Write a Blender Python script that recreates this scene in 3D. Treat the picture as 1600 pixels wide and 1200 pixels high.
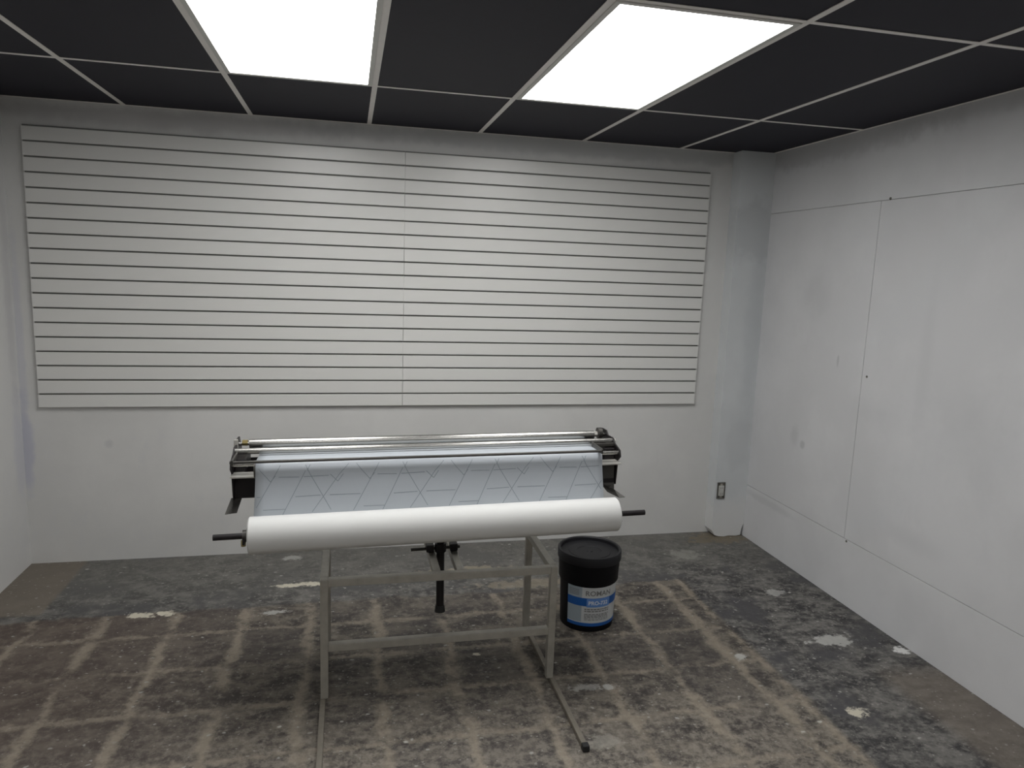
import bpy, bmesh, math, random
from mathutils import Vector, Matrix
random.seed(7)
for o in list(bpy.data.objects): bpy.data.objects.remove(o)
SC = bpy.context.scene
COL = SC.collection
PI = math.pi

# ------------------------------------------------------------ camera
cam_d = bpy.data.cameras.new('camera'); cam = bpy.data.objects.new('camera', cam_d); COL.objects.link(cam)
YAW, PITCH, ROLL = -0.2246, -0.1545, -0.0361
Rm = Matrix.Rotation(YAW, 3, 'Z') @ Matrix.Rotation(PITCH, 3, 'X') @ Matrix.Rotation(ROLL, 3, 'Y')
right, fwd, up = Rm @ Vector((1, 0, 0)), Rm @ Vector((0, 1, 0)), Rm @ Vector((0, 0, 1))
m = Matrix((right, up, -fwd)).transposed().to_4x4(); m.translation = Vector((1.1096, -4.1939, 1.6573))
cam.matrix_world = m
cam_d.sensor_fit = 'HORIZONTAL'; cam_d.sensor_width = 36.0; cam_d.lens = 36.0 * 1133.77 / 1600.0
cam_d.clip_start = 0.05
SC.camera = cam

# ------------------------------------------------------------ world, exposure, light levels
w = bpy.data.worlds.new('world'); SC.world = w; w.use_nodes = True
w.node_tree.nodes['Background'].inputs[0].default_value = (0.5, 0.53, 0.6, 1)
w.node_tree.nodes['Background'].inputs[1].default_value = 0.05
SC.view_settings.view_transform = 'Standard'; SC.view_settings.look = 'None'
SC.view_settings.gamma = 1.0; SC.view_settings.use_curve_mapping = False
SC.view_settings.exposure = 2.68
PANEL_STRENGTH = 1.5
PANEL_COLOUR = (1.0, 0.99, 0.98)
ADDED_REAR_STRENGTH = 1.0  # level of the two unseen lights added behind the viewer

# ------------------------------------------------------------ room dimensions
H = 2.417; XL, XR = -0.5614, 3.6295; YB, YF = 0.0, -6.6
T = 0.6096; D1 = 0.875; L = 1.268

# ------------------------------------------------------------ node helpers
class NT:
    def __init__(s, name, rough=0.6, spec=0.5, metal=0.0):
        s.m = bpy.data.materials.new(name); s.m.use_nodes = True
        s.t = s.m.node_tree; s.b = s.t.nodes['Principled BSDF']
        s.b.inputs['Roughness'].default_value = rough; s.b.inputs['Metallic'].default_value = metal
        s.b.inputs['Specular IOR Level'].default_value = spec
        g = s.t.nodes.new('ShaderNodeNewGeometry'); s.P = g.outputs['Position']
        sp = s.t.nodes.new('ShaderNodeSeparateXYZ'); s.t.links.new(s.P, sp.inputs[0])
        s.x, s.y, s.z = sp.outputs
    def set(s, sock, v):
        if isinstance(v, bpy.types.NodeSocket): s.t.links.new(v, sock)
        elif isinstance(v, (tuple, list)): sock.default_value = tuple(v) + ((1,) if len(v) == 3 and len(sock.default_value) == 4 else ())
        else: sock.default_value = v
    def mt(s, op, a, b=0.0, c=0.0, clamp=False):
        n = s.t.nodes.new('ShaderNodeMath'); n.operation = op; n.use_clamp = clamp
        s.set(n.inputs[0], a); s.set(n.inputs[1], b); s.set(n.inputs[2], c); return n.outputs[0]
    def noise(s, scale, detail=4, rough=0.55, off=(0, 0, 0), stretch=(1, 1, 1), col=False):
        mp = s.t.nodes.new('ShaderNodeMapping'); s.t.links.new(s.P, mp.inputs[0])
        mp.inputs['Location'].default_value = off; mp.inputs['Scale'].default_value = stretch
        n = s.t.nodes.new('ShaderNodeTexNoise'); s.t.links.new(mp.outputs[0], n.inputs['Vector'])
        n.inputs['Scale'].default_value = scale; n.inputs['Detail'].default_value = detail; n.inputs['Roughness'].default_value = rough
        return n.outputs['Color' if col else 'Fac']
    def ss(s, v, lo, hi):
        n = s.t.nodes.new('ShaderNodeMapRange'); n.interpolation_type = 'SMOOTHSTEP'
        s.set(n.inputs['Value'], v); n.inputs['From Min'].default_value = lo; n.inputs['From Max'].default_value = hi
        n.inputs['To Min'].default_value = 0; n.inputs['To Max'].default_value = 1
        return n.outputs[0]
    def mix(s, f, a, b):
        n = s.t.nodes.new('ShaderNodeMix'); n.data_type = 'RGBA'
        s.set(n.inputs[0], f); s.set(n.inputs[6], a); s.set(n.inputs[7], b); return n.outputs[2]
    def spot(s, u, v, cu, cv, ru, rv, soft=0.35, dist=None):
        a = s.mt('DIVIDE', s.mt('SUBTRACT', u, cu), ru); b = s.mt('DIVIDE', s.mt('SUBTRACT', v, cv), rv)
        d = s.mt('SQRT', s.mt('ADD', s.mt('MULTIPLY', a, a), s.mt('MULTIPLY', b, b)))
        if dist is not None: d = s.mt('ADD', d, dist)
        return s.mt('SUBTRACT', 1.0, s.ss(d, 1 - soft, 1 + soft))
    def bump(s, h, strength=0.2, distance=0.002):
        n = s.t.nodes.new('ShaderNodeBump'); n.inputs['Strength'].default_value = strength; n.inputs['Distance'].default_value = distance
        s.set(n.inputs['Height'], h); s.t.links.new(n.outputs[0], s.b.inputs['Normal'])
    def base(s, c): s.set(s.b.inputs['Base Color'], c); return s

def mat(name, c, rough=0.6, spec=0.5, metal=0.0, var=0.12, scale=14, bump=0.0):
    n = NT(name, rough, spec, metal)
    lo = tuple(v * (1 - var) for v in c); hi = tuple(min(1, v * (1 + var)) for v in c)
    n.base(n.mix(n.noise(scale), lo, hi))
    if bump: n.bump(n.noise(scale * 12, 3), bump, 0.001)
    return n.m

def wall_mat(name, u_axis, spots, tint=(0.60, 0.605, 0.605), patchy=0.5):
    n = NT(name, 0.62, 0.35)
    u = n.x if u_axis == 'x' else n.y
    a = tuple(v * (1 - 0.07) for v in tint)
    c = n.mix(n.ss(n.noise(1.6, 5, 0.6), 0.38, 0.62), a, tint)
    c = n.mix(n.mt('MULTIPLY', n.ss(n.noise(5, 5, 0.7, (3, 5, 1), (1, 1, 0.5)), 0.55, 0.75), patchy), c, (0.61, 0.62, 0.63))
    wob = n.mt('MULTIPLY', n.mt('SUBTRACT', n.noise(9, 4, 0.6), 0.5), 1.4)
    for (cu, cv, ru, rv, col, amt, soft) in spots:
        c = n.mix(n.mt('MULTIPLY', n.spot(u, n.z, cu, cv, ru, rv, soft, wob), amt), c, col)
    n.base(c)
    n.bump(n.mt('ADD', n.noise(45, 3, 0.6), n.mt('MULTIPLY', n.noise(240, 2), 0.4)), 0.22, 0.0012)
    return n.m

GREYP = (0.46, 0.47, 0.48); BLUEP = (0.50, 0.51, 0.60); WHITEP = (0.74, 0.74, 0.72); DIRT = (0.30, 0.29, 0.26)
M = {}
M['wall_back'] = wall_mat('wall_paint_back', 'x', [(-0.55, 0.66, 0.035, 0.24, BLUEP, 0.7, 0.4), (-0.545, 1.2, 0.02, 0.5, BLUEP, 0.4, 0.5),
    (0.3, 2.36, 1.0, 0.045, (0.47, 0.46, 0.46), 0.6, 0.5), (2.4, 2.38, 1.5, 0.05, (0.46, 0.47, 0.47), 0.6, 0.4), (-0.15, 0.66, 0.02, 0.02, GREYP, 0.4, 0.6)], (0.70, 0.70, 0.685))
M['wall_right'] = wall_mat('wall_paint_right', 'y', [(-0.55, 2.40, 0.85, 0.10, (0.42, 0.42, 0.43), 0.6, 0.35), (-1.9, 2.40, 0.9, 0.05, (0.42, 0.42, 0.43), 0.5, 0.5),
    (-0.62, 1.62, 0.12, 0.12, GREYP, 0.25, 0.7), (-1.45, 1.30, 0.03, 0.35, GREYP, 0.16, 0.8), (-1.5, 0.50, 0.13, 0.04, GREYP, 0.25, 0.9), (-1.75, 1.05, 0.22, 0.16, GREYP, 0.25, 0.9),
    (-0.55, 0.77, 0.03, 0.05, GREYP, 0.4, 0.7), (-0.35, 0.30, 0.25, 0.02, GREYP, 0.35, 0.6), (-1.2, 1.02, 0.2, 0.06, GREYP, 0.15, 0.8),
    (-0.86, 1.25, 0.008, 0.03, GREYP, 0.7, 0.4), (-0.63, 0.74, 0.018, 0.018, GREYP, 0.7, 0.5)], (0.66, 0.665, 0.675))
M['wall_left'] = wall_mat('wall_paint_left', 'y', [(-0.05, 0.66, 0.06, 0.25, BLUEP, 0.35, 0.5), (-0.06, 1.5, 0.04, 0.5, (0.50, 0.49, 0.50), 0.4, 0.6)], (0.68, 0.68, 0.67))
M['pilaster'] = wall_mat('pilaster_paint', 'x', [(3.53, 1.95, 0.16, 0.18, (0.50, 0.52, 0.53), 0.6, 0.3), (3.58, 1.3, 0.06, 0.5, (0.50, 0.53, 0.55), 0.5, 0.7), (3.54, 0.62, 0.09, 0.16, (0.56, 0.58, 0.59), 0.5, 0.3),
    (3.52, 0.1, 0.2, 0.14, (0.70, 0.70, 0.69), 0.7, 0.4)], (0.66, 0.685, 0.695))
M['slat'] = mat('slat_white_melamine', (0.73, 0.73, 0.705), 0.32, 0.5, var=0.015, scale=3)
M['groove'] = mat('slat_groove', (0.22, 0.22, 0.21), 0.6, var=0.03)
M['tile'] = mat('black_ceiling_tile', (0.0130, 0.0118, 0.0215), 0.62, 0.28, var=0.2, scale=40, bump=0.3)
M['tee'] = mat('painted_grid', (0.90, 0.87, 0.83), 0.45, var=0.05)
M['light_frame'] = mat('light_frame_aluminium', (0.66, 0.66, 0.62), 0.4, var=0.04)
M['zinc'] = mat('worn_galvanised', (0.40, 0.385, 0.34), 0.42, 0.5, 0.45, var=0.25, scale=22, bump=0.1)
M['skid'] = mat('dull_steel_skid', (0.22, 0.20, 0.165), 0.5, 0.5, 0.4, var=0.3, scale=30)
M['chrome'] = mat('chrome_roller', (0.46, 0.455, 0.43), 0.27, 0.5, 0.95, var=0.0)
M['black_metal'] = mat('black_painted_metal', (0.012, 0.010, 0.011), 0.45, 0.35, 0.0, var=0.2)
M['dark_metal'] = mat('dark_steel', (0.075, 0.072, 0.066), 0.4, 0.5, 0.5, var=0.2)
M['bright_metal'] = mat('bright_steel', (0.62, 0.61, 0.57), 0.32, 0.5, 0.5, var=0.1)
M['brass'] = mat('dull_brass', (0.30, 0.24, 0.10), 0.4, 0.5, 0.6, var=0.2)
M['rubber'] = mat('black_rubber', (0.012, 0.012, 0.012), 0.7, var=0.1)
M['paper_roll'] = mat('white_paper', (0.66, 0.665, 0.65), 0.55, 0.4, var=0.01)
M['paper_core'] = mat('roll_core', (0.45, 0.40, 0.32), 0.8, var=0.1)
M['sheet'] = mat('pale_blue_grey_paper', (0.45, 0.485, 0.52), 0.38, 0.45, var=0.02, scale=4)
M['print'] = mat('printed_line', (0.25, 0.28, 0.31), 0.6, var=0.05)
M['bucket'] = mat('black_plastic', (0.004, 0.004, 0.0055), 0.55, 0.2, var=0.1)
M['lid'] = mat('black_plastic_lid', (0.010, 0.010, 0.0125), 0.5, 0.35, var=0.1)
M['lab_white'] = mat('label_white', (0.58, 0.60, 0.60), 0.45, var=0.03)
M['lab_grey'] = mat('label_grey_blue', (0.34, 0.40, 0.44), 0.45, var=0.06)
M['lab_blue'] = mat('label_blue', (0.012, 0.10, 0.36), 0.4, var=0.04)
M['lab_light'] = mat('label_light_blue', (0.13, 0.27, 0.60), 0.4, var=0.05)
M['ink'] = mat('label_ink', (0.20, 0.20, 0.20), 0.5)
M['ink_white'] = mat('label_white_ink', (0.70, 0.75, 0.82), 0.5)
M['outlet'] = mat('ivory_outlet', (0.50, 0.50, 0.47), 0.4)
M['box_dark'] = mat('wall_box_dark', (0.12, 0.115, 0.10), 0.6)
M['slot'] = mat('slot_black', (0.01, 0.01, 0.01), 0.6)

def diffuser_mat(name, strength, edge):
    m = bpy.data.materials.new(name); m.use_nodes = True; t = m.node_tree
    b = t.nodes['Principled BSDF']; b.inputs['Base Color'].default_value = (0.85, 0.86, 0.88, 1); b.inputs['Roughness'].default_value = 0.4
    b.inputs['Emission Color'].default_value = (*PANEL_COLOUR, 1)
    tc = t.nodes.new('ShaderNodeTexCoord'); sp = t.nodes.new('ShaderNodeSeparateXYZ'); t.links.new(tc.outputs['Generated'], sp.inputs[0])
    def mm(op, a, b_):
        n = t.nodes.new('ShaderNodeMath'); n.operation = op
        for i, v in enumerate((a, b_)):
            if isinstance(v, bpy.types.NodeSocket): t.links.new(v, n.inputs[i])
            else: n.inputs[i].default_value = v
        return n.outputs[0]
    # edge-lit acrylic: a brighter rim
    ax = mm('MULTIPLY', mm('SUBTRACT', 0.5, mm('ABSOLUTE', mm('SUBTRACT', sp.outputs[0], 0.5), 0)), 0.55)
    ay = mm('MULTIPLY', mm('SUBTRACT', 0.5, mm('ABSOLUTE', mm('SUBTRACT', sp.outputs[1], 0.5), 0)), 1.2)
    d = mm('MINIMUM', ax, ay)
    r = t.nodes.new('ShaderNodeMapRange'); r.interpolation_type = 'SMOOTHSTEP'
    t.links.new(d, r.inputs['Value']); r.inputs['From Min'].default_value = 0.0; r.inputs['From Max'].default_value = 0.03
    r.inputs['To Min'].default_value = strength * edge; r.inputs['To Max'].default_value = strength
    t.links.new(r.outputs[0], b.inputs['Emission Strength'])
    return m
M['diffuser'] = diffuser_mat('lit_diffuser', PANEL_STRENGTH, 1.35)
M['diffuser_added'] = diffuser_mat('lit_diffuser_added', ADDED_REAR_STRENGTH, 1.2)

def floor_mat():
    n = NT('stained_concrete', 0.62, 0.4)
    wx = n.mt('MULTIPLY', n.mt('SUBTRACT', n.noise(5, 4, 0.6, (0, 0, 0)), 0.5), 0.30)
    wy = n.mt('MULTIPLY', n.mt('SUBTRACT', n.noise(5, 4, 0.6, (7, 3, 0)), 0.5), 0.16)
    gx = n.mt('ADD', n.mt('DIVIDE', n.mt('SUBTRACT', n.x, 0.02), 0.3048), wx)
    gy = n.mt('ADD', n.mt('DIVIDE', n.mt('ADD', n.y, 0.925), 0.3048), wy)
    dx = n.mt('ABSOLUTE', n.mt('SUBTRACT', n.mt('FRACT', n.mt('ADD', gx, 100.5)), 0.5))
    dy = n.mt('ABSOLUTE', n.mt('SUBTRACT', n.mt('FRACT', n.mt('ADD', gy, 100.5)), 0.5))
    lw = n.mt('MULTIPLY', n.mt('SUBTRACT', n.noise(3.2, 3, 0.6, (2, 9, 0)), 0.46), 0.22)
    rag = n.mt('MULTIPLY', n.mt('SUBTRACT', n.noise(26, 6, 0.75), 0.5), 0.34)
    lx = n.mt('SUBTRACT', 1.0, n.ss(n.mt('ADD', n.mt('SUBTRACT', dx, lw), rag), 0.0, 0.12))
    ly = n.mt('SUBTRACT', 1.0, n.ss(n.mt('ADD', n.mt('SUBTRACT', dy, n.mt('MULTIPLY', lw, 0.6)), rag), -0.01, 0.085))
    line = n.mt('MAXIMUM', lx, n.mt('MULTIPLY', ly, 0.85))
    edge = n.mt('SUBTRACT', 1.0, n.ss(n.mt('ADD', n.mt('ABSOLUTE', n.mt('SUBTRACT', n.x, 2.885)), n.mt('MULTIPLY', rag, 0.3)), 0.0, 0.035))
    line = n.mt('MAXIMUM', line, edge)
    line = n.mt('MULTIPLY', line, n.ss(n.noise(4.2, 5, 0.65, (1, 4, 0)), 0.36, 0.52))
    ew = n.mt('MULTIPLY', n.mt('SUBTRACT', n.noise(4, 4, 0.6, (4, 4, 0)), 0.5), 0.10)
    inx = n.mt('SUBTRACT', 1.0, n.ss(n.mt('ADD', n.x, ew), 2.89, 2.93))
    iny = n.mt('SUBTRACT', 1.0, n.ss(n.mt('ADD', n.y, n.mt('MULTIPLY', ew, 1.3)), -0.71, -0.68))
    reg = n.mt('MULTIPLY', inx, iny)
    # bare charcoal screed
    m1 = n.noise(7, 8, 0.72, (0, 0, 0), (1, 1.5, 1)); m2 = n.noise(30, 6, 0.75, (5, 1, 0))
    ch = n.mix(n.ss(m1, 0.40, 0.62), (0.034, 0.033, 0.034), (0.160, 0.154, 0.143))
    ch = n.mix(n.mt('MULTIPLY', n.ss(m2, 0.47, 0.64), 0.6), ch, (0.245, 0.235, 0.215))
    ch = n.mix(n.ss(n.noise(2.6, 5, 0.65, (8, 2, 0)), 0.50, 0.62), ch, n.mix(m2, (0.035, 0.034, 0.038), (0.10, 0.098, 0.10)))
    ch = n.mix(n.mt('MULTIPLY', n.ss(n.y, -0.9, -0.1), 0.5), ch, (0.175, 0.172, 0.152))
    # tile prints
    tl = n.mix(n.ss(m1, 0.40, 0.62), (0.036, 0.031, 0.028), (0.165, 0.145, 0.118))
    tl = n.mix(n.mt('MULTIPLY', n.ss(m2, 0.48, 0.66), 0.65), tl, (0.27, 0.245, 0.205))
    cell = n.t.nodes.new('ShaderNodeTexWhiteNoise'); cell.noise_dimensions = '2D'
    cv = n.t.nodes.new('ShaderNodeCombineXYZ'); n.set(cv.inputs[0], n.mt('FLOOR', gx)); n.set(cv.inputs[1], n.mt('FLOOR', gy)); n.t.links.new(cv.outputs[0], cell.inputs[0])
    tl = n.mix(n.mt('MULTIPLY', cell.outputs[0], 0.45), tl, (0.065, 0.058, 0.056))
    tl = n.mix(n.mt('MULTIPLY', n.mt('SUBTRACT', 1.0, n.ss(n.x, -0.4, 1.1)), 0.5), tl, (0.115, 0.082, 0.066))
    worn = n.mt('MULTIPLY', n.mt('SUBTRACT', 1.0, n.ss(n.mt('ADD', n.y, n.mt('MULTIPLY', n.noise(2.5, 4), 0.9)), -1.75, -0.95)), n.ss(m2, 0.40, 0.56))
    tl = n.mix(n.mt('MULTIPLY', worn, 0.42), tl, (0.30, 0.27, 0.225))
    tl = n.mix(n.mt('MULTIPLY', line, 0.72), tl, n.mix(m2, (0.20, 0.17, 0.13), (0.40, 0.35, 0.275)))
    c = n.mix(reg, ch, tl)
    wob = n.mt('MULTIPLY', n.mt('SUBTRACT', n.noise(20, 6, 0.75), 0.5), 4.5)
    def stain(cu, cv_, ru, rv, col, amt, soft=0.3):
        nonlocal c
        c = n.mix(n.mt('MULTIPLY', n.spot(n.x, n.y, cu, cv_, ru, rv, soft, wob), amt), c, col)
    # brown strip along the left wall and tan band by the right wall
    ls = n.mt('MULTIPLY', n.mt('SUBTRACT', 1.0, n.ss(n.mt('ADD', n.x, n.mt('MULTIPLY', ew, 0.15)), -0.30, -0.27)), n.ss(n.y, -0.66, -0.62))
    c = n.mix(n.mt('MULTIPLY', ls, 0.85), c, n.mix(m1, (0.12, 0.10, 0.078), (0.23, 0.20, 0.16)))
    rs = n.mt('MULTIPLY', n.ss(n.mt('ADD', n.x, ew), 3.28, 3.38), n.mt('SUBTRACT', 1.0, n.ss(n.mt('ADD', n.y, ew), -1.8, -1.65)))
    c = n.mix(n.mt('MULTIPLY', rs, 0.7), c, n.mix(m1, (0.12, 0.10, 0.085), (0.24, 0.21, 0.17)))
    CR = (0.62, 0.58, 0.47); CW = (0.50, 0.50, 0.47)
    stain(0.92, -0.47, 0.13, 0.022, CR, 1.0); stain(0.79, -0.47, 0.05, 0.02, CR, 0.9)
    stain(0.165, -0.71, 0.055, 0.028, CR, 0.9); stain(0.265, -0.705, 0.035, 0.028, CR, 0.9)
    stain(0.77, -0.77, 0.05, 0.02, CW, 0.7); stain(0.80, -0.10, 0.05, 0.03, CW, 0.6); stain(1.75, -0.42, 0.22, 0.06, (0.34, 0.30, 0.22), 0.7)
    stain(2.1, -0.62, 0.3, 0.05, (0.30, 0.26, 0.19), 0.55); stain(3.33, -1.43, 0.10, 0.05, CW, 0.75); stain(3.59, -1.57, 0.035, 0.03, WHITEP, 0.9)
    stain(3.06, -1.96, 0.035, 0.03, CR, 0.9); stain(2.81, -1.5, 0.03, 0.025, CW, 0.8); stain(3.35, -0.92, 0.05, 0.035, CW, 0.6); stain(3.1, -0.35, 0.09, 0.07, (0.32, 0.32, 0.28), 0.5)
    stain(2.05, -1.62, 0.07, 0.02, CW, 0.4); stain(2.14, -1.63, 0.03, 0.02, CW, 0.7); stain(1.66, -1.30, 0.016, 0.014, CR, 0.9); stain(3.45, -0.12, 0.2, 0.08, (0.20, 0.16, 0.10), 0.6)
    stain(1.02, -2.05, 0.03, 0.02, CW, 0.8); stain(2.0, -1.95, 0.06, 0.04, (0.34, 0.33, 0.29), 0.4)
    # paint flecks
    for sc, th, col in ((20, 0.14, (0.36, 0.36, 0.33)), (48, 0.20, (0.32, 0.31, 0.28)), (9, 0.09, (0.52, 0.51, 0.46))):
        v = n.t.nodes.new('ShaderNodeTexVoronoi'); v.inputs['Scale'].default_value = sc
        mp = n.t.nodes.new('ShaderNodeMapping'); n.t.links.new(n.P, mp.inputs[0]); mp.inputs['Scale'].default_value = (1, 1.3, 0.0)
        mx = n.t.nodes.new('ShaderNodeMix'); mx.data_type = 'RGBA'; mx.blend_type = 'ADD'; mx.inputs[0].default_value = 0.03
        n.t.links.new(mp.outputs[0], mx.inputs[6]); n.t.links.new(n.noise(30, 3, col=True), mx.inputs[7])
        n.t.links.new(mx.outputs[2], v.inputs['Vector'])
        f = n.mt('SUBTRACT', 1.0, n.ss(v.outputs['Distance'], th * 0.6, th * 1.3))
        sp = n.t.nodes.new('ShaderNodeSeparateColor'); n.t.links.new(v.outputs['Color'], sp.inputs[0])
        f = n.mt('MULTIPLY', f, n.ss(sp.outputs[0], 0.68, 0.85))
        c = n.mix(n.mt('MULTIPLY', f, 0.8), c, col)
    n.base(c)
    n.set(n.b.inputs['Roughness'], n.mt('ADD', 0.5, n.mt('MULTIPLY', m1, 0.3)))
    n.bump(n.mt('ADD', m2, n.mt('MULTIPLY', line, 0.8)), 0.35, 0.003)
    return n.m
M['floor'] = floor_mat()

# ------------------------------------------------------------ mesh helpers
def mesh_obj(name, bm, m, parent=None, smooth=False):
    bmesh.ops.recalc_face_normals(bm, faces=bm.faces)
    me = bpy.data.meshes.new(name); bm.to_mesh(me); bm.free()
    for mm in (m if isinstance(m, (list, tuple)) else [m]): me.materials.append(mm)
    if smooth:
        for p in me.polygons: p.use_smooth = True
        if hasattr(me, 'set_sharp_from_angle'): me.set_sharp_from_angle(angle=math.radians(38))
    o = bpy.data.objects.new(name, me); COL.objects.link(o)
    if parent is not None: o.parent = parent
    return o
def thing(name, label, cat, loc=(0, 0, 0), group=None, rot=None):
    o = bpy.data.objects.new(name, None); COL.objects.link(o); o.location = loc; o['label'] = label; o['category'] = cat
    o.empty_display_size = 0.1
    if rot: o.rotation_euler = rot
    if group: o['group'] = group
    return o
def box(bm, x0, x1, y0, y1, z0, z1, bev=0.0):
    v = [bm.verts.new((x, y, z)) for x in (x0, x1) for y in (y0, y1) for z in (z0, z1)]
    f = [bm.faces.new([v[i] for i in q]) for q in ((0, 1, 3, 2), (4, 6, 7, 5), (0, 4, 5, 1), (2, 3, 7, 6), (0, 2, 6, 4), (1, 5, 7, 3))]
    if bev:
        es = list({e for q in f for e in q.edges})
        bmesh.ops.bevel(bm, geom=es, offset=bev, segments=2, affect='EDGES', profile=0.6)
    return bm
def bx(*a, **k): return box(bmesh.new(), *a, **k)
def cyl(bm, a, b, r, seg=24, r2=None, cap=True):
    a, b = Vector(a), Vector(b); d = b - a; q = d.to_track_quat('Z', 'Y').to_matrix(); r2 = r if r2 is None else r2
    A, B = [], []
    for i in range(seg):
        t = 2 * PI * i / seg; c = q @ Vector((math.cos(t), math.sin(t), 0))
        A.append(bm.verts.new(a + c * r)); B.append(bm.verts.new(b + c * r2))
    for i in range(seg):
        j = (i + 1) % seg; bm.faces.new((A[i], A[j], B[j], B[i]))
    if cap: bm.faces.new(A[::-1]); bm.faces.new(B)
    return bm
def lathe(bm, prof, cx, cy, seg=64):
    rings = []
    for r, z in prof:
        if r < 1e-6: rings.append([bm.verts.new((cx, cy, z))])
        else: rings.append([bm.verts.new((cx + r * math.cos(2 * PI * i / seg), cy + r * math.sin(2 * PI * i / seg), z)) for i in range(seg)])
    for a, b in zip(rings, rings[1:]):
        for i in range(seg):
            j = (i + 1) % seg
            if len(a) == 1: bm.faces.new((a[0], b[i], b[j]))
            elif len(b) == 1: bm.faces.new((a[i], a[j], b[0]))
            else: bm.faces.new((a[i], a[j], b[j], b[i]))
    return bm
def prism_x(bm, pts, x0, x1):                      # (y, z) outline extruded along x
    A = [bm.verts.new((x0, y, z)) for y, z in pts]; B = [bm.verts.new((x1, y, z)) for y, z in pts]
    n = len(pts)
    for i in range(n):
        j = (i + 1) % n; bm.faces.new((A[i], A[j], B[j], B[i]))
    bm.faces.new(A[::-1]); bm.faces.new(B)
    return bm
def struct(o): o['kind'] = 'structure'; return o

# ============================================================ THE SETTING
TH = 0.12
floor = struct(mesh_obj('floor', bx(XL - TH, XR + TH, YF - TH, YB + TH, -0.1, 0.0), M['floor']))
for i in range(-2, 10):                            # prints of the lifted 12-inch floor tiles, a hair proud of the screed
    for j in range(0, 7):
        x0 = 0.02 + i * 0.3048; x1 = x0 + 0.3048; y1 = -0.925 + 0.3048 - j * 0.3048; y0 = y1 - 0.3048
        if j == 0: y1 = -0.72
        if i == 9: x1 = 2.87
        if x1 > 2.88: continue
        x0 = max(x0, XL + 0.006)
        if x1 - x0 < 0.05: continue
        g = 0.022; bm = bmesh.new(); n = 5; outline = []
        a0, a1, b0, b1 = x0 + g, x1 - g, y0 + g * 0.7, y1 - g * 0.7
        for k in range(n): outline.append((a0 + (a1 - a0) * k / n, b0))
        for k in range(n): outline.append((a1, b0 + (b1 - b0) * k / n))
        for k in range(n): outline.append((a1 - (a1 - a0) * k / n, b1))
        for k in range(n): outline.append((a0, b1 - (b1 - b0) * k / n))
        outline = [(px + random.uniform(-.006, .006), py + random.uniform(-.006, .006)) for px, py in outline]
        cxx, cyy = (a0 + a1) / 2, (b0 + b1) / 2
        lo = [bm.verts.new((px, py, 0.0)) for px, py in outline]
        hi = [bm.verts.new((px + (cxx - px) * 0.04, py + (cyy - py) * 0.04, 0.0012)) for px, py in outline]
        for k in range(len(lo)):
            q = (k + 1) % len(lo); bm.faces.new((lo[k], lo[q], hi[q], hi[k]))
        bm.faces.new(hi)
        mesh_obj('floor_tile', bm, M['floor'], floor)

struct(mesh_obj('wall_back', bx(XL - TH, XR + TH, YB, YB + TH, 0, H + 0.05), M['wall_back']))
struct(mesh_obj('wall_left', bx(XL - TH, XL, YF, YB, 0, H + 0.05), M['wall_left']))
struct(mesh_obj('wall_front', bx(XL - TH, XR + TH, YF - TH, YF, 0, H + 0.05), M['wall_left']))
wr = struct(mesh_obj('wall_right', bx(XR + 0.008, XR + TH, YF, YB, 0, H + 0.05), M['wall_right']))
G = 0.0013
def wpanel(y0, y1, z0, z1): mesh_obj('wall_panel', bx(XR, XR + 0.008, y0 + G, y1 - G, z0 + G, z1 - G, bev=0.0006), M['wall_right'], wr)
yc = [0.0, -1.055, -3.49, -5.0, YF]
for a, b in ((0.0, -1.055), (-1.055, -3.49), (-3.49, YF)): wpanel(b, a, 0.345, 2.057)
wpanel(-2.44, 0.0, 2.057, H); wpanel(YF, -2.44, 2.057, H)
wpanel(-2.44, 0.0, 0.0, 0.345); wpanel(YF, -2.44, 0.0, 0.345)
for y, z, r in ((-1.115, 2.062, 0.008), (-1.09, 1.20, 0.007), (-1.075, 0.335, 0.007)):
    bm = cyl(bmesh.new(), (XR + 0.001, y, z), (XR - 0.0025, y, z), r, 12, r * 0.7); mesh_obj('nail_head', bm, M['box_dark'], wr, True)

# boxed pilaster in the back right corner
PX0, PY = 3.405, -0.10
bm = bmesh.new()                                   # plaster box whose foot is chipped at both corners
po = [(PX0, .045), (PX0 + .010, .030), (PX0 + .022, .012), (PX0 + .05, .003), (PX0 + .09, .0), (PX0 + .12, .005), (XR - .05, .002), (XR - .018, .006), (XR - .014, .045), (XR - .004, .075), (XR, .08), (XR, H), (PX0, H)]
A_ = [bm.verts.new((x, PY, z)) for x, z in po]; B_ = [bm.verts.new((x, YB, z)) for x, z in po]
for k in range(len(po)): q = (k + 1) % len(po); bm.faces.new((A_[k], A_[q], B_[q], B_[k]))
bm.faces.new(A_[::-1]); bm.faces.new(B_)
pil = struct(mesh_obj('trim_1', bm, M['pilaster']))

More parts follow.
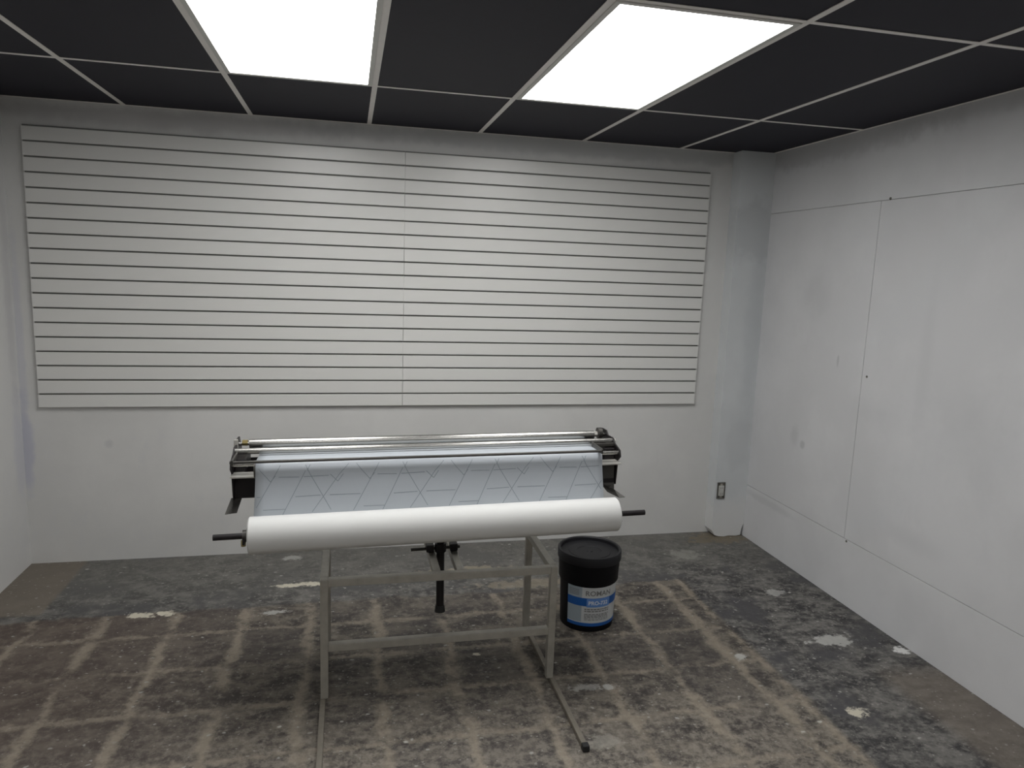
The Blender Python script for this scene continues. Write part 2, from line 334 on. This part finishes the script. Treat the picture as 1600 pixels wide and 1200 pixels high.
# suspended ceiling: slab, tiles, grid
ceil = struct(mesh_obj('ceiling', bx(XL - TH, XR + TH, YF - TH, YB + TH, H + 0.05, H + 0.12), M['tile']))
xs = [XL] + [k * T for k in range(0, 6)] + [XR]
ys = [0.0] + [-D1 - i * L for i in range(5)] + [YF]
lights = {(2, 1): 'a', (4, 1): 'b', (2, 3): 'c', (4, 3): 'd'}     # (column index, row index)
tile_cache = {}
for i in range(len(xs) - 1):
    for j in range(len(ys) - 1):
        if (i, j) in lights: continue
        w_, h_ = xs[i + 1] - xs[i], ys[j] - ys[j + 1]; key = (round(w_, 3), round(h_, 3))
        if key not in tile_cache:
            bm = bx(-w_ / 2 + .004, w_ / 2 - .004, -h_ / 2 + .004, h_ / 2 - .004, 0, 0.015, bev=0.002)
            o = mesh_obj('ceiling_tile', bm, M['tile'], ceil); tile_cache[key] = o.data
        else:
            o = bpy.data.objects.new('ceiling_tile', tile_cache[key]); COL.objects.link(o); o.parent = ceil
        o.location = ((xs[i] + xs[i + 1]) / 2, (ys[j] + ys[j + 1]) / 2, H + 0.0015)
TW = 0.0115
for k in range(0, 6):
    bm = bx(k * T - TW, k * T + TW, YF, 0.0, H - 0.0015, H + 0.001, bev=0.0006); box(bm, k * T - .002, k * T + .002, YF, 0, H + .001, H + .04)
    mesh_obj('main_tee', bm, M['tee'], ceil)
for y in ys[1:-1]:
    for i in range(len(xs) - 1):
        a, b = xs[i] + (TW if i else 0), xs[i + 1] - (TW if i < len(xs) - 2 else 0)
        mesh_obj('cross_tee', bx(a, b, y - TW * .9, y + TW * .9, H - 0.001, H + 0.001, bev=0.0004), M['tee'], ceil)
for a in ((XL, XR, -0.012, 0.0), (XL, XL + 0.012, YF, 0.0), (XR - 0.012, XR, YF, 0.0)):
    mesh_obj('wall_angle', bx(*a, H - 0.0012, H + 0.001), M['tee'], ceil)

# ============================================================ CEILING LIGHTS
def ceiling_light(i, j, label, rear=False):
    x0, x1, y1, y0 = xs[i], xs[i + 1], ys[j], ys[j + 1]
    t = thing('ceiling_light', label, 'light', ((x0 + x1) / 2, (y0 + y1) / 2, H), 'lit flat panels in the black ceiling grid')
    hw, hh = (x1 - x0) / 2 - 0.012, (y1 - y0) / 2 - 0.011; f = 0.018
    bm = bmesh.new()
    for q in ((-hw, -hw + f, -hh, hh), (hw - f, hw, -hh, hh), (-hw + f, hw - f, -hh, -hh + f), (-hw + f, hw - f, hh - f, hh)):
        box(bm, *q, -0.004, 0.012)
    mesh_obj('frame', bm, M['light_frame'], t)
    mesh_obj('diffuser', bx(-hw + f, hw - f, -hh + f, hh - f, 0.0005, 0.006), M['diffuser_added' if rear else 'diffuser'], t)
    mesh_obj('housing', bx(-hw + .005, hw - .005, -hh + .005, hh - .005, 0.0125, 0.04), M['light_frame'], t)
ceiling_light(2, 1, 'lit flat rectangular ceiling light at the left, cut by the top edge of the photo')
ceiling_light(4, 1, 'lit flat rectangular ceiling light at the right, seen whole, nearer the right wall')
ceiling_light(2, 3, 'assumed unseen ceiling light added behind the viewer, on the left wall side', True)  # this and the next are assumed fixtures, added unseen to light the room
ceiling_light(4, 3, 'assumed unseen ceiling light added behind the viewer, on the right wall side', True)

# ============================================================ SLATWALL
ZT, ZB = 2.289, 0.864; NS = 19; P = (ZT - ZB) / NS
def slatwall(x0, x1, label, first):
    t = thing('slatwall_panel', label, 'slatwall', ((x0 + x1) / 2, -0.0015, ZB), 'white slatwall panels on the back wall')
    w2 = (x1 - x0) / 2
    mesh_obj('backing_board', bx(-w2 + .001, w2 - .001, -0.008, 0.0, 0.0, ZT - ZB), M['groove'], t)
    s = 0.0135; prof = [(-0.008, 0), (-0.013, 0), (-0.013, -0.005), (-0.020, -0.005), (-0.0212, -0.0035), (-0.0212, P - s - 0.0015), (-0.020, P - s), (-0.013, P - s), (-0.013, P - s - .003), (-0.008, P - s - .003)]
    prof = [(y, z + 0.005) for y, z in prof]
    bm = prism_x(bmesh.new(), prof, -w2 + .0007, w2 - .0007)
    o = mesh_obj('slat', bm, M['slat'], t); me = o.data
    for k in range(NS):
        if k: o = bpy.data.objects.new('slat', me); COL.objects.link(o); o.parent = t
        o.location = (random.uniform(-.0006, .0006), 0, k * P)
slatwall(-0.468, 1.4151, 'left white horizontally grooved slatwall panel on the back wall', True)
slatwall(1.4151, 3.2546, 'right white horizontally grooved slatwall panel, next to the corner pilaster', False)

# ============================================================ OUTLET
t = thing('power_outlet', 'small uncovered wall outlet low on the corner pilaster', 'outlet', (3.427 + 0.0, PY, 0.315))
t.location = (3.446, PY, 0.312)
bm = bmesh.new(); W_, H_ = 0.027, 0.054
for q in ((-W_, W_, H_ - .006, H_), (-W_, W_, -H_, -H_ + .006), (-W_, -W_ + .004, -H_, H_), (W_ - .004, W_, -H_, H_)):
    box(bm, q[0], q[1], -0.006, 0.0, q[2], q[3])
box(bm, -W_, W_, -0.002, 0.0, -H_, H_)
mesh_obj('wall_box', bm, M['box_dark'], t)
rc = mesh_obj('receptacle', bx(-0.019, 0.017, -0.012, -0.002, -0.034, 0.034, bev=0.004), M['outlet'], t)
for z in (-0.019, 0.019):
    for x in (-0.007, 0.006): mesh_obj('contact_slot', bx(x - .0012, x + .0012, -0.0125, -0.0115, z - .004, z + .004), M['slot'], rc)
for z in (0.0405, -0.0405): mesh_obj('mounting_tab', bx(-0.008, 0.008, -0.007, -0.002, z - .0065, z + .0065, bev=.002), M['zinc'], t)

# ============================================================ FRAME STAND
t = thing('metal_frame_stand', 'square-tube galvanised metal frame with floor skids, standing under the paper machine', 'stand', (1.47, -1.35, 0))
FX0, FX1, FYF, FYR = 1.022 - 1.47, 1.912 - 1.47, -1.55 + 1.35, -1.145 + 1.35
s = 0.0145
for x in (FX0, FX1):
    for y in (FYF, FYR):
        bm = bx(x - s, x + s, y - s, y + s, 0.021, 0.4995, bev=0.0025); mesh_obj('leg', bm, M['zinc'], t)
for nm, y, z in (('top_rail', FYF, 0.485), ('top_rail', FYR, 0.485), ('cross_rail', FYF, 0.226)):
    mesh_obj(nm, bx(FX0 + s, FX1 - s, y - s, y + s, z - s, z + s, bev=0.0025), M['zinc'], t)
for x in (FX0, FX1):
    mesh_obj('side_rail', bx(x - s, x + s, FYF + s, FYR - s, 0.485 - s, 0.485 + s, bev=0.0025), M['zinc'], t)
for x in (-0.024, 0.068):
    mesh_obj('crossbar', bx(x - s, x + s, FYF + s, FYR - s, 0.484 - s, 0.484 + s, bev=0.0025), M['zinc'], t)
for x, y0, y1 in ((FX0 - 0.006, -2.14 + 1.35, -1.10 + 1.35), (FX1 + 0.012, -1.995 + 1.35, -1.10 + 1.35)):
    mesh_obj('floor_skid', bx(x - 0.010, x + 0.010, y0, y1, 0.002, 0.021, bev=0.003), M['skid'], t)
    mesh_obj('end_cap', bx(x - 0.0125, x + 0.0125, y0 - 0.012, y0 + 0.014, 0.0015, 0.025, bev=0.004), M['rubber'], t)

# ============================================================ PASTING MACHINE
RX, RY, RZ = 1.45, -1.40, 0.50
t = thing('wallpaper_pasting_machine', 'black and chrome roller machine for pasting wallpaper, mounted above the metal frame', 'machine', (RX, RY, RZ), rot=(0, -0.011, 0))
pm = t
def loc(x, y, z): return (x - RX, y - RY, z - RZ)
def lcyl(bm, a, b, r, seg=24, r2=None): return cyl(bm, loc(*a), loc(*b), r, seg, r2)
def lbox(bm, x0, x1, y0, y1, z0, z1, bev=0): return box(bm, x0 - RX, x1 - RX, y0 - RY, y1 - RY, z0 - RZ, z1 - RZ, bev)
X0, X1 = 0.700, 2.192
# trough: open-topped paste tank
bm = bmesh.new()
prof = [(-1.45, .889), (-1.452, .800), (-1.435, .792), (-1.20, .792), (-1.19, .80), (-1.19, .885), (-1.194, .885), (-1.196, .802), (-1.446, .802), (-1.446, .889)]
prism_x(bm, [(y - RY, z - RZ) for y, z in prof], X0 + .004 - RX, X1 - .004 - RX)
mesh_obj('paste_trough', bm, M['black_metal'], t)
tr = mesh_obj('trough_lip', lbox(bmesh.new(), X0 - .002, X1 + .002, -1.510, -1.446, .8895, .8965, .002), M['bright_metal'], t)
# end plates
for x, sgn in ((X0, -1), (X1, 1)):
    pl = [(-1.455, .792), (-1.19, .792), (-1.19, .90), (-1.245, .955), (-1.27, .990), (-1.325, .992), (-1.345, .975), (-1.40, .978), (-1.43, .960), (-1.490, .945), (-1.500, .920), (-1.470, .897)]
    bm = prism_x(bmesh.new(), [(y - RY, z - RZ) for y, z in pl], x - .003 - RX, x + .003 - RX)
    ep = mesh_obj('end_plate', bm, M['black_metal'], t)
    # inner bearing block beside the paper
    bi = x - sgn * 0.004; bo = x - sgn * (0.045 if sgn < 0 else 0.05)
    mesh_obj('bearing_block', lbox(bmesh.new(), min(bi, bo), max(bi, bo), -1.445, -1.30, .897, .942, .004), M['black_metal'], ep)
    # roll holder foot
bm = bmesh.new()
def quadplate(bm, pts, th):                        # outline in 3-D, given thickness along y
    A = [bm.verts.new(loc(*p)) for p in pts]; B = [bm.verts.new(loc(p[0], p[1] + th, p[2])) for p in pts]; n = len(A)
    for i in range(n): bm.faces.new((A[i], A[(i + 1) % n], B[(i + 1) % n], B[i]))
    bm.faces.new(A[::-1]); bm.faces.new(B)
quadplate(bm, [(0.690, -1.447, .797), (0.728, -1.447, .797), (0.716, -1.50, .757), (0.674, -1.50, .753)], .006)
mesh_obj('splayed_foot', bm, M['dark_metal'], t)
bm = bmesh.new()
quadplate(bm, [(2.128, -1.447, .800), (2.190, -1.447, .800), (2.186, -1.462, .772), (2.222, -1.50, .748), (2.196, -1.50, .746), (2.150, -1.48, .768)], .006)
mesh_obj('splayed_foot', bm, M['dark_metal'], t)
mesh_obj('scale_plate', lbox(bmesh.new(), 2.135, 2.184, -1.4575, -1.4515, .818, .880, .002), M['dark_metal'], t)
# rollers and rods
mesh_obj('top_roller', lcyl(bmesh.new(), (0.742, -1.30, .968), (2.143, -1.30, .968), .0175, 32), M['chrome'], t, True)
for x0, x1 in ((0.703, 0.742), (2.143, 2.189)):
    mesh_obj('roller_axle', lcyl(bmesh.new(), (x0, -1.30, .968), (x1, -1.30, .968), .007, 16), M['chrome'], t, True)
mesh_obj('roller_nut', lcyl(bmesh.new(), (0.716, -1.30, .972), (0.736, -1.30, .972), .012, 6), M['brass'], t)
mesh_obj('roller_nut', lcyl(bmesh.new(), (2.145, -1.30, .970), (2.158, -1.30, .970), .012, 6), M['bright_metal'], t)
bm = bmesh.new(); lcyl(bm, (2.160, -1.30, .974), (2.178, -1.30, .974), .024, 28)
mesh_obj('adjusting_knob', bm, M['dark_metal'], t, True)
mesh_obj('guide_bar', lcyl(bmesh.new(), (0.703, -1.40, .963), (2.198, -1.40, .963), .0115, 28), M['chrome'], t, True)
mesh_obj('front_rod', lcyl(bmesh.new(), (0.704, -1.541, .9575), (2.100, -1.541, .9575), .0055, 16), M['dark_metal'], t, True)
for x in (0.712, 2.097):
    mesh_obj('rod_arm', lbox(bmesh.new(), x - .004, x + .004, -1.547, -1.42, .946, .966, .003), M['dark_metal'], t)
mesh_obj('rod_arm', lbox(bmesh.new(), 2.097, 2.191, -1.43, -1.418, .946, .960, .003), M['dark_metal'], t)
mesh_obj('feed_roller', lcyl(bmesh.new(), (0.781, -1.487, .915), (2.100, -1.487, .915), .0335, 32), M['dark_metal'], t, True)
for x0, x1 in ((0.703, 0.781), (2.100, 2.189)):
    mesh_obj('roller_axle', lcyl(bmesh.new(), (x0, -1.478, .933), (x1, -1.478, .933), .0075, 16), M['chrome'], t, True)
# upright ears at both ends
bm = bmesh.new(); lbox(bm, 0.690, 0.706, -1.345, -1.337, .955, .995, .003)
mesh_obj('end_ear', bm, M['bright_metal'], t)
bm = bmesh.new(); lbox(bm, 2.155, 2.192, -1.418, -1.412, .918, .960, .004)
mesh_obj('end_ear', bm, M['dark_metal'], t)
bm = bmesh.new(); lcyl(bm, (2.198, -1.40, .963), (2.204, -1.40, .963), .009, 16)
mesh_obj('end_screw', bm, M['bright_metal'], t, True)
# arms carrying the roll shaft
for xu, xh, dz in ((0.788, 0.756, -.010), (2.098, 2.150, 0.0)):
    bm = bmesh.new()
    prism_x(bm, [(y - RY, z + dz - RZ) for y, z in [(-1.45, .806), (-1.41, .806), (-1.50, .70), (-1.54, .70), (-1.54, .725)]], xu - .003 - RX, xu + .003 - RX)
    arm = mesh_obj('shaft_arm', bm, M['black_metal'], t)
    mesh_obj('arm_bridge', lbox(bmesh.new(), min(xu, xh) - .003, max(xu, xh) + .003, -1.545, -1.53, .700 + dz, .722 + dz, .002), M['black_metal'], arm)
    bm = bmesh.new()
    prism_x(bm, [(y - RY, z + dz - RZ) for y, z in [(-1.53, .70), (-1.53, .722), (-1.60, .712), (-1.637, .712), (-1.645, .725), (-1.650, .70), (-1.62, .692)]], xh - .003 - RX, xh + .003 - RX)
    mesh_obj('shaft_hook', bm, M['black_metal'], arm)
# mounting: under-beam, post, clamp
mesh_obj('under_beam', lbox(bmesh.new(), 1.25, 1.71, -1.36, -1.32, .762, .793, .003), M['black_metal'], t)
post = mesh_obj('post', lcyl(bmesh.new(), (1.483, -1.34, .765), (1.483, -1.34, .26), .0165, 20), M['black_metal'], t, True)
bm = bmesh.new(); lcyl(bm, (1.483, -1.34, .262), (1.483, -1.34, .235), .0185, 20, .0225)
mesh_obj('rubber_tip', bm, M['rubber'], post, True)
mesh_obj('clamp_rod', lcyl(bmesh.new(), (1.362, -1.328, .507), (1.565, -1.328, .510), .0065, 14), M['dark_metal'], t, True)
for x in (1.440, 1.538):
    mesh_obj('clamp_block', lbox(bmesh.new(), x - .016, x + .016, -1.352, -1.318, .4995, .530, .004), M['black_metal'], t)
mesh_obj('clamp_collar', lcyl(bmesh.new(), (1.483, -1.34, .500), (1.483, -1.34, .535), .024, 20), M['black_metal'], t, True)

# ============================================================ WALLPAPER ROLL (roll, core, loose sheet with its print)
RL, RR = Vector((0.769, -1.622, 0.706)), Vector((2.140, -1.612, 0.727))
ax = (RR - RL).normalized(); cen = (RL + RR) / 2
t = thing('wallpaper_roll', 'thick white wallpaper roll on a black shaft, loose end fed over machine rollers', 'wallpaper', tuple(cen))
rr = 0.0655
bm = bmesh.new(); seg = 64
rings = []
for (d, r) in ((0, .020), (0, rr - .003), (.003, rr), (None, rr), (None, rr - .003), (None, .020)):
    rings.append((d, r))
Lr = (RR - RL).length
ds = [(0, .020), (0, rr - .004), (.004, rr), (Lr - .004, rr), (Lr, rr - .004), (Lr, .020)]
q = ax.to_track_quat('Z', 'Y').to_matrix()
RG = [[bm.verts.new((RL - cen) + ax * d + q @ Vector((r * math.cos(2 * PI * i / seg), r * math.sin(2 * PI * i / seg), 0))) for i in range(seg)] for d, r in ds]
for a, b in zip(RG, RG[1:]):
    for i in range(seg): bm.faces.new((a[i], a[(i + 1) % seg], b[(i + 1) % seg], b[i]))
mesh_obj('rolled_paper', bm, M['paper_roll'], t, True)
mesh_obj('core_tube', cyl(bmesh.new(), RL - cen + ax * .0005, RR - cen - ax * .0005, .0195, 24), M['paper_core'], t, True)
sh = mesh_obj('shaft', cyl(bmesh.new(), (RL - cen) - ax * .118, (RR - cen) + ax * .118, .0105, 20), M['black_metal'], t, True)
mesh_obj('shaft_collar', cyl(bmesh.new(), (RL - cen) - ax * .020, (RL - cen) - ax * .006, .021, 20), M['dark_metal'], sh, True)
bm = cyl(bmesh.new(), (RL - cen) + Vector((-.018, -.004, -.015)), (RL - cen) + Vector((-.018, -.004, -.036)), .008, 12)
mesh_obj('thumb_screw', bm, M['brass'], sh, True)
# loose sheet: back of roll -> up the front of the feed roller -> over it -> into the machine
fr = Vector((0, -1.487, .915)); rad = .0350
path = []
y0, z0 = -1.5585, 0.735
ta = math.radians(-172)
pe = (fr.y + rad * math.cos(PI + .18), fr.z + rad * math.sin(PI + .18))
for k in range(15):
    s_ = k / 14.0
    sag = 0.012 * math.sin(PI * s_)
    path.append((y0 + (pe[0] - y0) * (1 - (1 - s_) ** 1.25) , z0 + (pe[1] - z0) * s_))
a0 = PI + .18
for k in range(1, 15):
    a = a0 - (a0 - PI * 0.47) * k / 14.0
    path.append((fr.y + rad * math.cos(a), fr.z + rad * math.sin(a)))
path += [(-1.45, .9485), (-1.41, .947), (-1.37, .942), (-1.31, .930), (-1.26, .915)]
arc = [0]
for a, b in zip(path, path[1:]): arc.append(arc[-1] + math.hypot(b[0] - a[0], b[1] - a[1]))
SX0b, SX1b, SX0t, SX1t = 0.777, 2.108, 0.783, 2.102
def sheet_pt(u, s, off=0.0):                      # u 0..1 across, s arc length, off towards the viewer side
    s = max(0, min(arc[-1] - 1e-6, s))
    k = max(i for i in range(len(arc)) if arc[i] <= s); k = min(k, len(path) - 2)
    f = (s - arc[k]) / (arc[k + 1] - arc[k]); y = path[k][0] * (1 - f) + path[k + 1][0] * f; z = path[k][1] * (1 - f) + path[k + 1][1] * f
    ty, tz = path[k + 1][0] - path[k][0], path[k + 1][1] - path[k][1]; l = math.hypot(ty, tz)
    ny, nz = -tz / l, ty / l                       # left normal: front/up side
    fs = min(1, s / arc[14]); x0 = SX0b * (1 - fs) + SX0t * fs; x1 = SX1b * (1 - fs) + SX1t * fs
    x = x0 + (x1 - x0) * u
    wv = 0.0022 * math.sin(u * 9 + 1) * math.sin(PI * min(1, fs)) if s < arc[14] else 0
    return Vector((x - cen.x, y + ny * off - cen.y + wv, z + nz * off - cen.z + 0.0105 * (x - 1.45)))
bm = bmesh.new(); NU = 40
for off in (0.0,):
    rows = [[bm.verts.new(sheet_pt(i / NU, a)) for i in range(NU + 1)] for a in arc]
for a, b in zip(rows, rows[1:]):
    for i in range(NU): bm.faces.new((a[i], a[i + 1], b[i + 1], b[i]))
sheet = mesh_obj('loose_sheet', bm, M['sheet'], t, True)
so = sheet.modifiers.new('thickness', 'SOLIDIFY'); so.thickness = 0.0004; so.offset = -1
# printed pattern of thin straight lines, period 0.355 m, unit = crop pixels of 0.555 mm
bm = bmesh.new()
segs = [((-30, 370), (-170, 670)), ((0, 395), (140, 640)), ((190, 400), (20, 650)), ((430, 370), (285, 650)), ((330, 370), (390, 440)), ((130, 400), (180, 450)),
        ((-90, 545), (70, 540)), ((130, 540), (330, 540)), ((440, 410), (570, 413)), ((350, 625), (490, 625)), ((190, 400), (250, 330)), ((0, 395), (-30, 330)), ((330, 370), (300, 330)), ((430, 370), (450, 330)), ((620, 370), (640, 330)), ((180, 450), (215, 400)), ((390, 440), (420, 400)), ((120, 408), (-40, 412))]
Wd = 1.325
def strip(x0, s0, x1, s1, wd=0.0011):
    n = max(2, int(math.hypot(x1 - x0, s1 - s0) / .012)); d = Vector((x1 - x0, s1 - s0)).normalized(); nx, ns = -d.y * wd, d.x * wd; prev = None
    for k in range(n + 1):
        x = x0 + (x1 - x0) * k / n; s_ = s0 + (s1 - s0) * k / n
        if not (0.004 < x < Wd - .004 and 0.02 < s_ < arc[-1] - .08): prev = None; continue
        a = bm.verts.new(sheet_pt((x + nx) / Wd, s_ + ns, 0.0006)); b = bm.verts.new(sheet_pt((x - nx) / Wd, s_ - ns, 0.0006))
        if prev: bm.faces.new((prev[0], prev[1], b, a))
        prev = (a, b)
U = 0.000555
for rep in range(-1, 5):
    for (ax_, ay_), (bx_, by_) in segs:
        xo = (690 - 345) * U + rep * 0.355
        strip(xo + ax_ * U, arc[14] - (ay_ - 380) * U * 0.98, xo + bx_ * U, arc[14] - (by_ - 380) * U * 0.98)
mesh_obj('printed_pattern', bm, M['print'], sheet)

# ============================================================ ADHESIVE BUCKET
BX, BY = 2.235, -1.06
t = thing('adhesive_bucket', 'black plastic bucket of adhesive with lid and blue-white label, standing right of the metal frame', 'bucket', (BX, BY, 0.0))
def rad_at(z): return 0.126 + (0.1375 - 0.126) * z / 0.335
bm = lathe(bmesh.new(), [(0, .004), (.118, .004), (.120, 0.0), (.1245, 0.0), (.126, .005), (rad_at(.225), .225), (rad_at(.226) + .006, .227), (rad_at(.24) + .0075, .232), (rad_at(.28) + .0075, .285), (.1435, .288), (.1445, .292), (.1445, .335), (.13, .336), (0, .336)], 0, 0, 72)
mesh_obj('body', bm, M['bucket'], t, True)
bm = lathe(bmesh.new(), [(.1445, .326), (.1505, .326), (.1515, .330), (.1515, .3655), (.149, .369), (.141, .369), (.1375, .3655), (.136, .352), (.100, .350), (.098, .352), (.060, .352), (.058, .350), (.016, .350), (.013, .353), (0, .353)], 0, 0, 72)
mesh_obj('lid', bm, M['lid'], t, True)
CA = math.atan2(-4.1939 - BY, 1.1096 - BX)          # direction from the bucket towards the viewer
def surf(a, z, off): r = rad_at(z) + off; return Vector((r * math.cos(a), r * math.sin(a), z))
def patch(name, d0, d1, z0, z1, off, m, parent):
    bm = bmesh.new(); n = max(2, int((d1 - d0) / 4)); rows = []
    for k in range(n + 1):
        a = CA + math.radians(d0 + (d1 - d0) * k / n)
        rows.append([bm.verts.new(surf(a, z0, off)), bm.verts.new(surf(a, z1, off)), bm.verts.new(surf(a, z1, off - .0006)), bm.verts.new(surf(a, z0, off - .0006))])
    for a, b in zip(rows, rows[1:]):
        for i in range(4): bm.faces.new((a[i], b[i], b[(i + 1) % 4], a[(i + 1) % 4]))
    bm.faces.new(rows[0]); bm.faces.new(rows[-1][::-1])
    return mesh_obj(name, bm, m, parent, True)
Z0, Z1 = 0.030, 0.222
lab = patch('label', -42, 92, Z0, Z1, .0012, M['lab_white'], t)
patch('left_column', -42, -10, .050, Z1, .0018, M['lab_grey'], lab)
patch('blue_band', -42, 92, .130, .170, .0024, M['lab_blue'], lab)
patch('light_box', 0, 50, .126, .168, .0030, M['lab_light'], lab)
patch('bottom_band', -42, 92, Z0, .046, .0024, M['lab_blue'], lab)
def text_on(name, body, size, d_mid, z, off, m, bold=0.0, sx=1.0):
    cu = bpy.data.curves.new(name, 'FONT'); cu.body = body; cu.size = size; cu.align_x = 'CENTER'; cu.offset = bold; cu.resolution_u = 3
    o = bpy.data.objects.new(name, cu); COL.objects.link(o)
    me = bpy.data.meshes.new_from_object(o.evaluated_get(bpy.context.evaluated_depsgraph_get())); bpy.data.objects.remove(o)
    for v in me.vertices:
        x, y = v.co.x * sx, v.co.y; r = rad_at(z) + off
        v.co = surf(CA + math.radians(d_mid) + x / r, z + y, off)
    me.materials.clear(); me.materials.append(m)
    ob = bpy.data.objects.new(name, me); COL.objects.link(ob); ob.parent = lab
    return ob
text_on('brand_lettering', 'ROMAN', .034, 24, .1835, .0034, M['ink'], .0006, 1.05)
text_on('product_lettering', 'PRO-732', .026, 24, .1385, .0042, M['ink_white'], .0008)
bm = bmesh.new()
def bar(bm, d0, d1, z0, z1, off=.0022):
    n = 6
    for k in range(n):
        a, b = CA + math.radians(d0 + (d1 - d0) * k / n), CA + math.radians(d0 + (d1 - d0) * (k + 1) / n)
        bm.faces.new([bm.verts.new(p) for p in (surf(a, z0, off), surf(b, z0, off), surf(b, z1, off), surf(a, z1, off))])
rnd = random.Random(3)
for z, h in ((.112, .006), (.102, .006), (.088, .004), (.081, .004), (.074, .004), (.067, .003), (.060, .003)):
    d = -4
    while d < 48:
        w_ = rnd.uniform(3, 8); bar(bm, d, min(50, d + w_), z, z + h); d += w_ + 1.3
mesh_obj('small_print', bm, M['ink'], lab)['kind'] = 'stuff'
bm = bmesh.new()
for z in (.206, .198, .190, .182): bar(bm, -38, -16, z, z + .003, .0024)
mesh_obj('small_print', bm, M['ink'], lab)['kind'] = 'stuff'
